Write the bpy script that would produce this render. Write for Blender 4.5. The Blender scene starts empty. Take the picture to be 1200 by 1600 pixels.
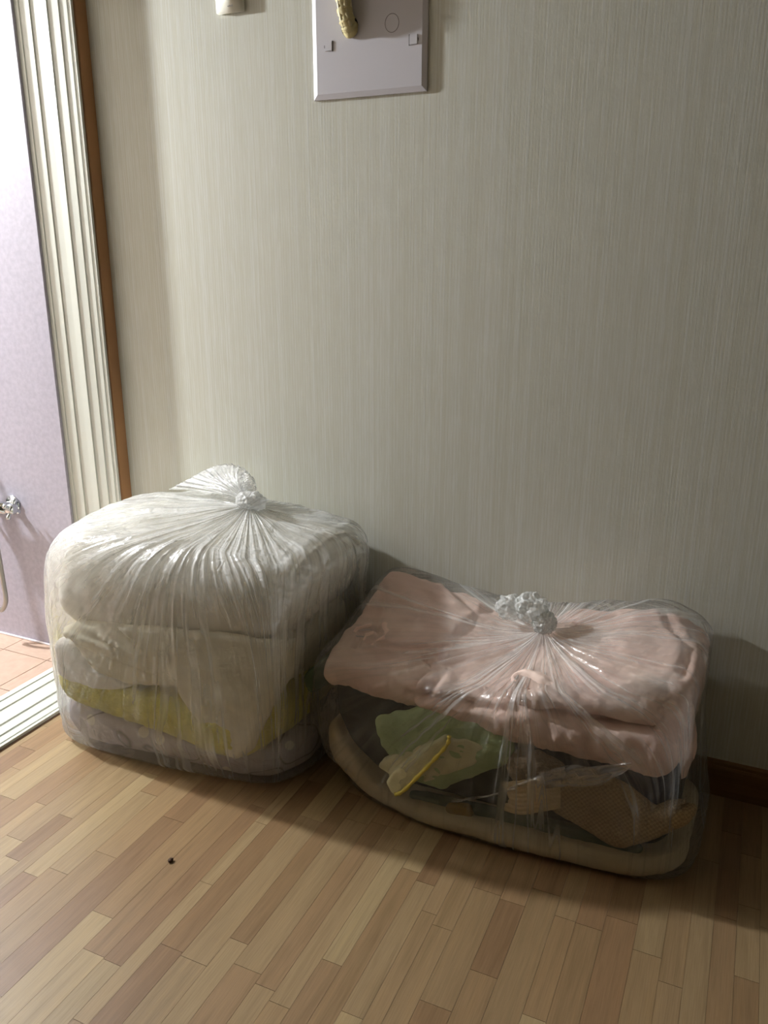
import bpy, bmesh, math, random
import numpy as np
from mathutils import Vector, Matrix

random.seed(7)
S = bpy.context.scene
COL = S.collection
PI = math.pi

# ------------------------------------------------------------------ camera
CAM_R = np.array([0.91051, 0.41347, 0.00095])
YAW, PITCH, ROLL, FPX, CAM_H = 0.426197, 0.298119, 0.000991, 1272.24, 1.3
def _cam_axes():
    fw = np.array([-math.sin(YAW)*math.cos(PITCH), math.cos(YAW)*math.cos(PITCH), -math.sin(PITCH)])
    rt = np.array([math.cos(YAW), math.sin(YAW), 0.0]); up = np.cross(rt, fw)
    c, s = math.cos(ROLL), math.sin(ROLL)
    return c*rt + s*up, -s*rt + c*up, fw
RT, UP, FW = _cam_axes()
cd = bpy.data.cameras.new('camera'); cam = bpy.data.objects.new('camera', cd); COL.objects.link(cam)
cd.sensor_fit = 'HORIZONTAL'; cd.sensor_width = 36.0; cd.lens = FPX/1200*36; cd.clip_start = .05
cam.matrix_world = Matrix(((RT[0], UP[0], -FW[0], 0), (RT[1], UP[1], -FW[1], 0), (RT[2], UP[2], -FW[2], CAM_H), (0, 0, 0, 1)))
S.camera = cam

# ------------------------------------------------------------------ light and exposure
LAMP = (-3.65, 1.475, 2.23)          # the bathroom's ceiling lamp
LAMP_W = 480.0
w = bpy.data.worlds.new('world'); S.world = w; w.use_nodes = True
w.node_tree.nodes['Background'].inputs[0].default_value = (1.0, .86, .66, 1)
w.node_tree.nodes['Background'].inputs[1].default_value = .02
S.view_settings.view_transform = 'Standard'; S.view_settings.look = 'None'
S.view_settings.gamma = 1; S.view_settings.use_curve_mapping = False
S.view_settings.exposure = 0.12
S.cycles.max_bounces = 14; S.cycles.diffuse_bounces = 7; S.cycles.transparent_max_bounces = 32
S.cycles.transmission_bounces = 8; S.cycles.sample_clamp_indirect = 4.0
ROOM_FILL_W = 1.6

# ------------------------------------------------------------------ helpers: points
def at(px, py, Y, m=0.0, x0=0.0, pr=False):
    """point of the plane y = Y + m (x - x0) seen at px, py in the photograph"""
    v = FW + (px-600)/FPX*RT - (py-800)/FPX*UP
    t = (Y - m*x0) / (v[1] - m*v[0])
    return np.array([v[0]*t, v[1]*t, CAM_H + v[2]*t])
def at_z(px, py, z):
    v = FW + (px-600)/FPX*RT - (py-800)/FPX*UP
    t = (z - CAM_H)/v[2]
    return np.array([v[0]*t, v[1]*t, z])

# ------------------------------------------------------------------ helpers: noise
_rng = np.random.RandomState(11)
_perm = _rng.permutation(256); _perm = np.concatenate([_perm, _perm, _perm])
_g = _rng.normal(size=(256, 3)); _g /= np.linalg.norm(_g, axis=1)[:, None]
def pn(p):
    p = np.asarray(p, float); i = np.floor(p).astype(int); f = p - i; i &= 255
    u = f*f*f*(f*(f*6-15)+10); out = 0
    for dx in (0, 1):
        for dy in (0, 1):
            for dz in (0, 1):
                h = _perm[_perm[_perm[(i[:, 0]+dx) & 255] + ((i[:, 1]+dy) & 255)] + ((i[:, 2]+dz) & 255)]
                d = _g[h]; q = f - np.array([dx, dy, dz])
                wx = u[:, 0] if dx else 1-u[:, 0]; wy = u[:, 1] if dy else 1-u[:, 1]; wz = u[:, 2] if dz else 1-u[:, 2]
                out = out + wx*wy*wz*(d*q).sum(1)
    return out
def fbm(p, n=3):
    p = np.asarray(p, float); o = 0; a = 1.0
    for k in range(n): o = o + a*pn(p*(2**k) + 17.3*k); a *= .5
    return o
def ridge(p, n=3):
    p = np.asarray(p, float); o = 0; a = 1.0
    for k in range(n): o = o + a*(1-np.abs(pn(p*(2**k)+9.7*k))*2.6); a *= .5
    return o/1.75
def smooth(a, b, x):
    t = np.clip((x-a)/(b-a), 0, 1); return t*t*(3-2*t)
def rbf(pts, vals):
    P = np.array(pts, float); V = np.array(vals, float)
    A = np.linalg.norm(P[:, None]-P[None], axis=2) + 1e-6
    n = len(P); M = np.zeros((n+1, n+1)); M[:n, :n] = A; M[:n, n] = 1; M[n, :n] = 1
    c = np.linalg.solve(M, np.append(V, 0))
    def f(x, y):
        x = np.asarray(x, float); y = np.asarray(y, float)
        d = np.sqrt((x[..., None]-P[:, 0])**2 + (y[..., None]-P[:, 1])**2 + 4e-4)
        return d @ c[:n] + c[n]
    return f

# ------------------------------------------------------------------ helpers: objects
def tag(o, label, cat, group=None):
    o['label'] = label; o['category'] = cat
    if group: o['group'] = group
    return o
def link(name, me, mat=None, parent=None, smooth_=True):
    o = bpy.data.objects.new(name, me); COL.objects.link(o)
    if mat and not me.materials: me.materials.append(mat)
    if smooth_: me.polygons.foreach_set('use_smooth', [True]*len(me.polygons))
    if parent: o.parent = parent
    return o
def mesh(name, V, F):
    me = bpy.data.meshes.new(name); me.from_pydata([tuple(map(float, v)) for v in V], [], F); me.update(); return me
def empty(name, loc=(0, 0, 0)):
    o = bpy.data.objects.new(name, None); o.empty_display_size = .05; COL.objects.link(o); o.location = loc
    bpy.context.view_layer.update()
    return o
def child(o, parent):
    """parents a mesh made in world coordinates under an Empty standing at parent.location"""
    o.parent = parent; o.matrix_parent_inverse = Matrix.Translation(-Vector(parent.location)); return o
def struct(o): o['kind'] = 'structure'; return o
def box_mesh(name, x0, x1, y0, y1, z0, z1, bev=0.0, seg=2):
    bm = bmesh.new(); bmesh.ops.create_cube(bm, size=1)
    for v in bm.verts: v.co = Vector(((x0+x1)/2+v.co.x*(x1-x0), (y0+y1)/2+v.co.y*(y1-y0), (z0+z1)/2+v.co.z*(z1-z0)))
    if bev: bmesh.ops.bevel(bm, geom=bm.edges[:], offset=bev, segments=seg, affect='EDGES')
    me = bpy.data.meshes.new(name); bm.to_mesh(me); bm.free(); return me
def tube(pts, r, n=10, cap=True):
    """V, F of a tube along pts (list of 3-vectors); r number or list"""
    P = [Vector(p) for p in pts]; R_ = r if hasattr(r, '__len__') else [r]*len(P)
    V, F = [], []; up = None
    for i, p in enumerate(P):
        t = (P[min(i+1, len(P)-1)] - P[max(i-1, 0)]).normalized()
        if up is None: up = t.orthogonal().normalized()
        up = (up - t*up.dot(t)).normalized(); s = t.cross(up)
        for k in range(n):
            a = 2*PI*k/n; V.append(p + (up*math.cos(a) + s*math.sin(a))*R_[i])
    for i in range(len(P)-1):
        for k in range(n):
            F.append((i*n+k, i*n+(k+1) % n, (i+1)*n+(k+1) % n, (i+1)*n+k))
    if cap: F.append(tuple(range(n-1, -1, -1))); F.append(tuple((len(P)-1)*n+k for k in range(n)))
    return V, F
def merge(parts):
    V, F = [], []
    for v, f in parts:
        o = len(V); V += [tuple(map(float, q)) for q in v]; F += [tuple(i+o for i in q) for q in f]
    return V, F
def catmull(pts, n=8, closed=True):
    P = np.array(pts, float); N = len(P); out = []
    for i in range(N if closed else N-1):
        if closed: a, b, c, d = P[(i-1) % N], P[i], P[(i+1) % N], P[(i+2) % N]
        else: a, b, c, d = P[max(i-1, 0)], P[i], P[i+1], P[min(i+2, N-1)]
        for k in range(n):
            t = k/n; out.append(.5*((2*b) + (-a+c)*t + (2*a-5*b+4*c-d)*t*t + (-a+3*b-3*c+d)*t**3))
    if not closed: out.append(P[-1])
    return np.array(out)
def round_poly(pts, r, n=5):
    """polygon with each corner cut by an arc-like curve starting r away from the corner"""
    P = [np.array(p, float) for p in pts]; out = []
    for i, p in enumerate(P):
        a, b = P[i-1], P[(i+1) % len(P)]
        la, lb = np.linalg.norm(a-p), np.linalg.norm(b-p)
        ra, rb = min(r, la*.48), min(r, lb*.48)
        A = p+(a-p)/la*ra; B = p+(b-p)/lb*rb
        for k in range(n+1):
            t = k/n; out.append((1-t)**2*A + 2*t*(1-t)*p + t*t*B)
    return np.array(out)
def polar(poly, c):
    """radius of a star-shaped outline about c as a function of angle"""
    P = np.array(poly) - np.array(c)[None]
    Q = []
    for i in range(len(P)):
        a, b = P[i], P[(i+1) % len(P)]
        for k in range(6): Q.append(a+(b-a)*k/6)
    Q = np.array(Q); th = np.arctan2(Q[:, 1], Q[:, 0]); r = np.hypot(Q[:, 0], Q[:, 1]); o = np.argsort(th)
    th, r = th[o], r[o]
    th = np.concatenate([th-2*PI, th, th+2*PI]); r = np.concatenate([r, r, r])
    return lambda t: np.interp(t, th, r)

# ------------------------------------------------------------------ helpers: materials
def lin(c):
    return tuple(((v/255)/12.92 if v/255 <= .04045 else ((v/255+.055)/1.055)**2.4) for v in c)
def new_mat(name):
    m = bpy.data.materials.new(name); m.use_nodes = True; nt = m.node_tree
    b = nt.nodes['Principled BSDF']; return m, nt, b
def N(nt, t, **k):
    n = nt.nodes.new(t)
    for a, v in k.items(): setattr(n, a, v)
    return n
def ramp(nt, fac, stops):
    r = N(nt, 'ShaderNodeValToRGB'); e = r.color_ramp.elements
    while len(e) < len(stops): e.new(.5)
    for i, (p, c) in enumerate(stops):
        e[i].position = p; e[i].color = (*c, 1) if len(c) == 3 else c
    nt.links.new(fac, r.inputs[0]); return r
def plain(name, rgb, rough=.6, metal=0, spec=.5):
    m, nt, b = new_mat(name); b.inputs['Base Color'].default_value = (*lin(rgb), 1)
    b.inputs['Roughness'].default_value = rough; b.inputs['Metallic'].default_value = metal
    b.inputs['Specular IOR Level'].default_value = spec; return m
def fabric(name, rgb, rgb2=None, scale=60, bump=.25, rough=.95, weave=0, fine=900, sheen=.0):
    """cloth: two tones mottled, fine relief, optional weave"""
    m, nt, b = new_mat(name); L = nt.links; tc = N(nt, 'ShaderNodeTexCoord')
    n1 = N(nt, 'ShaderNodeTexNoise'); n1.inputs['Scale'].default_value = scale*.2; n1.inputs['Detail'].default_value = 5
    L.new(tc.outputs['Object'], n1.inputs['Vector'])
    r = ramp(nt, n1.outputs['Fac'], [(.3, lin(rgb)), (.7, lin(rgb2 or tuple(max(0, c-10) for c in rgb)))])
    L.new(r.outputs[0], b.inputs['Base Color'])
    n2 = N(nt, 'ShaderNodeTexNoise'); n2.inputs['Scale'].default_value = fine; n2.inputs['Detail'].default_value = 2
    L.new(tc.outputs['Object'], n2.inputs['Vector'])
    n3 = N(nt, 'ShaderNodeTexNoise'); n3.inputs['Scale'].default_value = scale; n3.inputs['Detail'].default_value = 4
    L.new(tc.outputs['Object'], n3.inputs['Vector'])
    ad = N(nt, 'ShaderNodeMath', operation='MULTIPLY_ADD'); ad.inputs[1].default_value = .3
    L.new(n2.outputs['Fac'], ad.inputs[0]); L.new(n3.outputs['Fac'], ad.inputs[2])
    h = ad.outputs[0]
    if weave:
        wv = N(nt, 'ShaderNodeTexChecker'); wv.inputs['Scale'].default_value = weave
        L.new(tc.outputs['Object'], wv.inputs['Vector'])
        a2 = N(nt, 'ShaderNodeMath', operation='ADD'); L.new(h, a2.inputs[0]); L.new(wv.outputs['Fac'], a2.inputs[1]); h = a2.outputs[0]
        mx = N(nt, 'ShaderNodeMix', data_type='RGBA', blend_type='MULTIPLY'); mx.inputs[0].default_value = .35
        L.new(r.outputs[0], mx.inputs[6]); L.new(wv.outputs['Color'], mx.inputs[7]); L.new(mx.outputs[2], b.inputs['Base Color'])
    bp = N(nt, 'ShaderNodeBump'); bp.inputs['Strength'].default_value = bump; bp.inputs['Distance'].default_value = .01
    L.new(h, bp.inputs['Height']); L.new(bp.outputs[0], b.inputs['Normal'])
    b.inputs['Roughness'].default_value = rough; b.inputs['Specular IOR Level'].default_value = .2
    b.inputs['Sheen Weight'].default_value = sheen
    return m

# wallpaper: vertical threads of three close tones with a fine emboss
def wallpaper():
    m, nt, b = new_mat('wallpaper'); L = nt.links; tc = N(nt, 'ShaderNodeTexCoord')
    def streaks(sx, sz, det=2):
        mp = N(nt, 'ShaderNodeMapping'); mp.inputs['Scale'].default_value = (sx, sx, sz); L.new(tc.outputs['Object'], mp.inputs[0])
        n = N(nt, 'ShaderNodeTexNoise'); n.inputs['Scale'].default_value = 1; n.inputs['Detail'].default_value = det
        L.new(mp.outputs[0], n.inputs['Vector']); return n.outputs['Fac']
    a = streaks(420, 16); c = streaks(190, .5); d = streaks(700, 60)
    wv = N(nt, 'ShaderNodeTexWave', wave_type='BANDS', bands_direction='X'); wv.inputs['Scale'].default_value = 40
    wv.inputs['Distortion'].default_value = 1.2; wv.inputs['Detail'].default_value = 1
    L.new(tc.outputs['Object'], wv.inputs['Vector'])
    s1 = N(nt, 'ShaderNodeMath', operation='ADD'); L.new(a, s1.inputs[0]); L.new(c, s1.inputs[1])
    s2 = N(nt, 'ShaderNodeMath', operation='MULTIPLY_ADD'); s2.inputs[1].default_value = .22; L.new(wv.outputs['Fac'], s2.inputs[0]); L.new(s1.outputs[0], s2.inputs[2])
    r = ramp(nt, s2.outputs[0], [(.0, lin((194, 193, 178))), (.9, lin((199, 199, 187))), (1.0, lin((206, 207, 199)))])
    mr = N(nt, 'ShaderNodeMapRange'); mr.inputs[1].default_value = .8; mr.inputs[2].default_value = 1.4
    L.new(s2.outputs[0], mr.inputs[0]); L.new(mr.outputs[0], r.inputs[0])
    r.color_ramp.elements[0].position = 0; r.color_ramp.elements[1].position = .55; r.color_ramp.elements[2].position = 1
    L.new(r.outputs[0], b.inputs['Base Color'])
    s3 = N(nt, 'ShaderNodeMath', operation='MULTIPLY_ADD'); s3.inputs[1].default_value = .5; L.new(d, s3.inputs[0]); L.new(s2.outputs[0], s3.inputs[2])
    bp = N(nt, 'ShaderNodeBump'); bp.inputs['Strength'].default_value = .09; bp.inputs['Distance'].default_value = .002
    L.new(s3.outputs[0], bp.inputs['Height']); L.new(bp.outputs[0], b.inputs['Normal'])
    b.inputs['Roughness'].default_value = .75; b.inputs['Specular IOR Level'].default_value = .25
    return m
# oak laminate: tone from the object's colour, grain along y
def oak(name='oak_laminate', axis='y', tint=(1, 1, 1)):
    m, nt, b = new_mat(name); L = nt.links; tc = N(nt, 'ShaderNodeTexCoord'); oi = N(nt, 'ShaderNodeObjectInfo')
    geo = N(nt, 'ShaderNodeNewGeometry')
    of = N(nt, 'ShaderNodeVectorMath', operation='MULTIPLY_ADD'); of.inputs[1].default_value = (7, 3, 5)
    cx = N(nt, 'ShaderNodeCombineXYZ'); L.new(oi.outputs['Random'], cx.inputs[0]); L.new(oi.outputs['Random'], cx.inputs[1])
    L.new(cx.outputs[0], of.inputs[0]); L.new(geo.outputs['Position'], of.inputs[2])
    def grain(sc, det, dist=.4):
        mp = N(nt, 'ShaderNodeMapping'); mp.inputs['Scale'].default_value = sc; L.new(of.outputs[0], mp.inputs[0])
        n = N(nt, 'ShaderNodeTexNoise'); n.inputs['Scale'].default_value = 1; n.inputs['Detail'].default_value = det
        n.inputs['Distortion'].default_value = dist; L.new(mp.outputs[0], n.inputs['Vector']); return n.outputs['Fac']
    g1 = grain((45, 2.2, 40) if axis == 'y' else (2.2, 40, 45), 4, 1.0)
    g2 = grain((420, 14, 300) if axis == 'y' else (14, 300, 420), 3, .2)
    r = ramp(nt, g1, [(.25, (.80, .78, .74)), (.5, (1, 1, 1)), (.75, (1.10, 1.08, 1.03))])
    m1 = N(nt, 'ShaderNodeMix', data_type='RGBA', blend_type='MULTIPLY'); m1.inputs[0].default_value = 1
    L.new(oi.outputs['Color'], m1.inputs[6]); L.new(r.outputs[0], m1.inputs[7])
    r2 = ramp(nt, g2, [(.3, (.88, .86, .83)), (.65, (1.04, 1.04, 1.04))])
    m2 = N(nt, 'ShaderNodeMix', data_type='RGBA', blend_type='MULTIPLY'); m2.inputs[0].default_value = 1
    L.new(m1.outputs[2], m2.inputs[6]); L.new(r2.outputs[0], m2.inputs[7]); L.new(m2.outputs[2], b.inputs['Base Color'])
    bp = N(nt, 'ShaderNodeBump'); bp.inputs['Strength'].default_value = .05; bp.inputs['Distance'].default_value = .002
    L.new(g2, bp.inputs['Height']); L.new(bp.outputs[0], b.inputs['Normal'])
    b.inputs['Roughness'].default_value = .38; b.inputs['Specular IOR Level'].default_value = .35
    return m
# polythene film: see-through, milky where pleats gather; 'fan' = pleat coordinates, 'dens' = how gathered, plus whitening where bag one should look lit
def film(name, base, streak, milk=(.93, .94, .93), k1=9, k2=34, bump=.5, gloss=.16, facing=.45, rough=.16):
    m, nt, b = new_mat(name); L = nt.links; nt.nodes.remove(b); out = nt.nodes['Material Output']
    fa = N(nt, 'ShaderNodeAttribute', attribute_name='fan'); de = N(nt, 'ShaderNodeAttribute', attribute_name='dens')
    tc = N(nt, 'ShaderNodeTexCoord')
    def st(k, kr, det, dist=0):
        mp = N(nt, 'ShaderNodeMapping'); mp.inputs['Scale'].default_value = (k, k, kr); L.new(fa.outputs['Vector'], mp.inputs[0])
        n = N(nt, 'ShaderNodeTexNoise'); n.inputs['Scale'].default_value = 1; n.inputs['Detail'].default_value = det
        n.inputs['Distortion'].default_value = dist; L.new(mp.outputs[0], n.inputs['Vector']); return n.outputs['Fac']
    def M(op, a, c=None, d=None, cl=False):
        n = N(nt, 'ShaderNodeMath', operation=op); n.use_clamp = cl
        for i, v in enumerate((a, c, d)):
            if v is None: continue
            if isinstance(v, (int, float)): n.inputs[i].default_value = v
            else: L.new(v, n.inputs[i])
        return n.outputs[0]
    s1 = st(k1, 1.1, 3, .15); s2 = st(k2, 2.0, 1, .1); s3 = st(k1*.45, 1.6, 2, .3)
    # narrow bright pleats: ridges of the noise
    rd1 = M('MULTIPLY', M('SUBTRACT', 1, M('MULTIPLY', M('ABSOLUTE', M('SUBTRACT', s1, .5)), 17), cl=True), M('MULTIPLY', M('SUBTRACT', s3, .36), 4.5, cl=True))
    rd2 = M('SUBTRACT', 1, M('MULTIPLY', M('ABSOLUTE', M('SUBTRACT', s2, .52)), 10), cl=True)
    br = M('MULTIPLY', M('SUBTRACT', s3, .55), 16, cl=True)
    pat = N(nt, 'ShaderNodeTexNoise'); pat.inputs['Scale'].default_value = 5; pat.inputs['Detail'].default_value = 2
    L.new(tc.outputs['Object'], pat.inputs['Vector'])
    pm = M('MULTIPLY', M('SUBTRACT', pat.outputs['Fac'], .36), 4, cl=True)
    stv = M('ADD', M('MULTIPLY', rd1, .9), M('ADD', M('MULTIPLY', rd2, M('MULTIPLY_ADD', pm, .3, .04)), M('MULTIPLY', br, .22)))
    lw = N(nt, 'ShaderNodeLayerWeight'); lw.inputs[0].default_value = .35
    fc = M('POWER', lw.outputs['Facing'], 2.2)
    op = M('ADD', base, M('MULTIPLY', M('MULTIPLY', stv, streak), M('ADD', .30, de.outputs['Fac'])))
    op = M('ADD', op, M('MULTIPLY', de.outputs['Fac'], .33)); op = M('ADD', op, M('MULTIPLY', fc, facing), cl=True)
    op = M('MINIMUM', op, .93)
    cr = N(nt, 'ShaderNodeTexNoise'); cr.inputs['Scale'].default_value = 26; cr.inputs['Detail'].default_value = 3; cr.inputs['Distortion'].default_value = 1.5
    L.new(tc.outputs['Object'], cr.inputs['Vector'])
    hgt = M('ADD', M('ADD', M('MULTIPLY', s1, 1.6), M('MULTIPLY', s2, .35)), M('ADD', M('MULTIPLY', cr.outputs['Fac'], .7), M('MULTIPLY', br, .3)))
    bp = N(nt, 'ShaderNodeBump'); bp.inputs['Strength'].default_value = bump; bp.inputs['Distance'].default_value = .012
    L.new(hgt, bp.inputs['Height'])
    df = N(nt, 'ShaderNodeBsdfDiffuse'); df.inputs[0].default_value = (*milk, 1); L.new(bp.outputs[0], df.inputs['Normal'])
    tl = N(nt, 'ShaderNodeBsdfTranslucent'); tl.inputs[0].default_value = (*milk, 1); L.new(bp.outputs[0], tl.inputs['Normal'])
    gl = N(nt, 'ShaderNodeBsdfGlossy'); gl.inputs['Roughness'].default_value = rough; L.new(bp.outputs[0], gl.inputs['Normal'])
    tr = N(nt, 'ShaderNodeBsdfTransparent'); tr.inputs[0].default_value = (.985, .985, .98, 1)
    a = N(nt, 'ShaderNodeMixShader'); a.inputs[0].default_value = .42; L.new(df.outputs[0], a.inputs[1]); L.new(tl.outputs[0], a.inputs[2])
    c = N(nt, 'ShaderNodeMixShader'); L.new(op, c.inputs[0]); L.new(tr.outputs[0], c.inputs[1]); L.new(a.outputs[0], c.inputs[2])
    fr = N(nt, 'ShaderNodeFresnel'); fr.inputs['IOR'].default_value = 1.5; L.new(bp.outputs[0], fr.inputs['Normal'])
    gw = M('MINIMUM', M('MULTIPLY', fr.outputs[0], gloss*10), .5)
    e = N(nt, 'ShaderNodeMixShader'); L.new(gw, e.inputs[0]); L.new(c.outputs[0], e.inputs[1]); L.new(gl.outputs[0], e.inputs[2])
    L.new(e.outputs[0], out.inputs['Surface'])
    return m

M_wall = wallpaper(); M_oak = oak(); M_base = oak('oak_skirting', 'x')
M_white = plain('white_upvc', (192, 194, 185), .35); M_plaster = plain('white_ceiling', (225, 222, 212), .9)
M_brown = fabric('brown_trim', (168, 128, 90), (150, 112, 78), 20, .05, .7)

# ================================================================== SETTING
WY = 1.977; CX = -1.797
# floor: base slab with strips of laminate laid towards the wall
fl = struct(link('floor', box_mesh('floor', CX-.0, 3.3, -3.0, WY+.02, -.03, -.0025), M_oak, smooth_=False)); fl.color = (*lin((110, 86, 58)), 1)
tones = [(190, 160, 120), (182, 150, 112), (198, 170, 128), (172, 138, 102), (186, 156, 116), (206, 180, 136), (166, 134, 98), (184, 152, 112), (190, 162, 122), (176, 144, 106)]
pl_me = box_mesh('plank', -.5, .5, -.5, .5, -.5, .5)
npk = 0; sw = .0545; x = CX + .022
# one narrow cut strip along the threshold
def plank(xc, yc, wx, ly):
    global npk
    me = pl_me; o = bpy.data.objects.new('plank', me); COL.objects.link(o)
    if not me.materials: me.materials.append(M_oak)
    o.scale = (wx-.0006, ly-.0008, .0026); o.location = (xc, yc, -.0013); o.parent = fl
    t = random.choice(tones); j = random.uniform(.93, 1.05); o.color = (*[c*j*.54 for c in lin(t)], 1); npk += 1
row = 0; xe = CX + .02; tails = []
while xe < .62:
    wdt = .02 if row == 0 else sw*random.choice((.8, .8, 1, 1, 1.15, .62)); xc = xe + wdt/2
    # near end of what the picture shows at this x
    ylo = max(.62 + .45*(xc+1.0), .62) if xc > -1.1 else .62
    ylo = min(ylo, 1.25) - .05
    y = WY + .01
    while y > ylo:
        L_ = random.uniform(.16, .62)
        if y - L_ < ylo - .3: L_ = y - ylo + .1
        plank(xc, y-L_/2, wdt, L_); y -= L_
    tails.append((xe, wdt, y)); xe += wdt; row += 1
# the rest of the floor, outside the picture, as joined strips
def strips(name, x0, x1, y0, y1):
    V, F = [], []; xx = x0
    while xx < x1:
        yy = y0
        while yy < y1:
            l = min(random.uniform(.3, .6), y1-yy)
            v, f = [], []
            me = [(xx+.0003, yy+.0004), (min(xx+sw, x1)-.0003, yy+.0004), (min(xx+sw, x1)-.0003, yy+l-.0004), (xx+.0003, yy+l-.0004)]
            for z in (-.0026, 0): v += [(a, b_, z) for a, b_ in me]
            f = [(0, 3, 2, 1), (4, 5, 6, 7), (0, 1, 5, 4), (1, 2, 6, 5), (2, 3, 7, 6), (3, 0, 4, 7)]
            o = len(V); V += v; F += [tuple(i+o for i in q) for q in f]; yy += l
        xx += sw
    o = link(name, mesh(name, V, F), M_oak, fl, False); o['kind'] = 'stuff'; o.color = (*[c*.54 for c in lin((186, 156, 116))], 1); return o
V, F = [], []
for xa, wa, ye in tails:       # what lies between the last single strip of each row and the field beyond
    if ye > .5605:
        a_, b_, c_, d_ = xa+.0003, xa+wa-.0003, .5604, ye-.0004; o_ = len(V)
        V += [(x_, y_, z_) for z_ in (-.0026, 0) for x_, y_ in ((a_, c_), (b_, c_), (b_, d_), (a_, d_))]
        F += [tuple(i+o_ for i in q) for q in [(0, 3, 2, 1), (4, 5, 6, 7), (0, 1, 5, 4), (1, 2, 6, 5), (2, 3, 7, 6), (3, 0, 4, 7)]]
o = link('plank_field', mesh('plank_field', V, F), M_oak, fl, False); o['kind'] = 'stuff'; o.color = (*[c*.54 for c in lin((186, 156, 116))], 1)
strips('plank_field', CX+.02, 3.28, -2.98, .56); strips('plank_field', xe, 3.28, .56, WY)

wb = struct(link('wall_back', box_mesh('wall_back', CX-.02, 3.3, WY, WY+.12, -.03, 2.35), M_wall, smooth_=False))
struct(link('wall_right', box_mesh('wall_right', 3.3, 3.42, -3.0, WY+.12, -.03, 2.35), M_wall, smooth_=False))
struct(link('wall_front', box_mesh('wall_front', CX-.2, 3.42, -3.12, -3.0, -.03, 2.35), M_wall, smooth_=False))
struct(link('ceiling', box_mesh('ceiling', CX-.0, 3.42, -3.12, WY+.12, 2.35, 2.43), M_plaster, smooth_=False))
# skirting with a small moulded top
def extrude_x(prof, x0, x1):   # prof: (y,z)
    n = len(prof); V = [(x0, a, b) for a, b in prof] + [(x1, a, b) for a, b in prof]
    F = [(i, (i+1) % n, n+(i+1) % n, n+i) for i in range(n)] + [tuple(range(n-1, -1, -1)), tuple(range(n, 2*n))]
    return V, F
V, F = extrude_x([(WY, 0), (WY-.012, 0), (WY-.012, .078), (WY-.010, .084), (WY-.0085, .0845), (WY-.008, .092), (WY-.004, .097), (WY, .098)], CX+.01, 3.3)
bb = struct(link('baseboard_back', mesh('baseboard_back', V, F), M_base, smooth_=False)); bb.color = (*lin((112, 80, 46)), 1)
# left wall with the doorway (opening y DY0..DY1, up to DZ)
DY0, DY1, DZ, BX = .82, 1.925, 2.09, -2.015
wl = struct(link('wall_left', mesh('wall_left', *merge([
    (lambda b: ([v.co[:] for v in b.vertices], [tuple(p.vertices) for p in b.polygons]))(box_mesh('t', *q)) for q in
    ((BX+.005, CX-.001, -3.0, DY0-.03, -.03, 2.35), (BX+.005, CX-.001, DY0-.03, DY1+.012, DZ+.03, 2.35), (BX+.005, CX-.002, DY1+.012, WY+.1, -.03, 2.35))])), M_wall, smooth_=False))
struct(link('trim_1', box_mesh('trim_1', CX-.03, CX+.001, DY1+.010, WY-.0005, 0, 2.2, .001), M_brown, smooth_=False))
# ribbed white frame: profile along the wall's thickness, u 0 (bathroom edge) .. 1 (room edge), rise towards the opening
prof = [(0, -.004), (0, .005), (.004, .006), (.10, .006), (.104, .009), (.115, .009), (.119, .005), (.285, .005), (.289, .009), (.302, .009), (.306, .004),
        (.47, .004), (.474, .0065), (.60, .0105), (.605, .005), (.775, .005), (.779, .009), (.792, .009), (.796, .004), (.90, .004),
        (.904, .007), (.93, .007), (.934, .004), (.985, .004), (.989, .008), (1.0, .008), (1.0, -.004)]
W_ = CX + .012 - BX
def fr(name, mk, hs_, W_=CX-.004-BX):
    n = len(prof); V = [mk(BX+u*W_, h*hs_, 0) for u, h in prof] + [mk(BX+u*W_, h*hs_, 1) for u, h in prof]
    F = [(i, (i+1) % n, n+(i+1) % n, n+i) for i in range(n)] + [tuple(range(n-1, -1, -1)), tuple(range(n, 2*n))]
    me = mesh(name, V, F); bm = bmesh.new(); bm.from_mesh(me); bmesh.ops.recalc_face_normals(bm, faces=bm.faces); bm.to_mesh(me); bm.free()
    return link(name, me, M_white, None, False)
dr = bpy.data.objects.new('door_1', None); COL.objects.link(dr); dr['kind'] = 'structure'; dr.location = (CX, DY1, 0); bpy.context.view_layer.update()
f1 = fr('door_jamb', lambda x, h, e: (x, DY1-h+.004, .001 if e == 0 else DZ), .7); child(f1, dr)
f2 = fr('door_jamb', lambda x, h, e: (x, DY0+h-.004, .001 if e == 0 else DZ), .7); child(f2, dr)
f3 = fr('door_head', lambda x, h, e: (x, (DY0 if e == 0 else DY1), DZ-h+.004), .5); child(f3, dr)
f4 = fr('threshold', lambda x, h, e: (x, (DY0 if e == 0 else DY1), .004+h*.8), 1, W_); child(f4, dr)
# dark gap between threshold and laminate
child(link('threshold_edge', box_mesh('threshold_edge', CX+.0125, CX+.0195, DY0, DY1, -.002, .0015), plain('dark_gap', (92, 66, 44), .8), None, False), dr)

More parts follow.
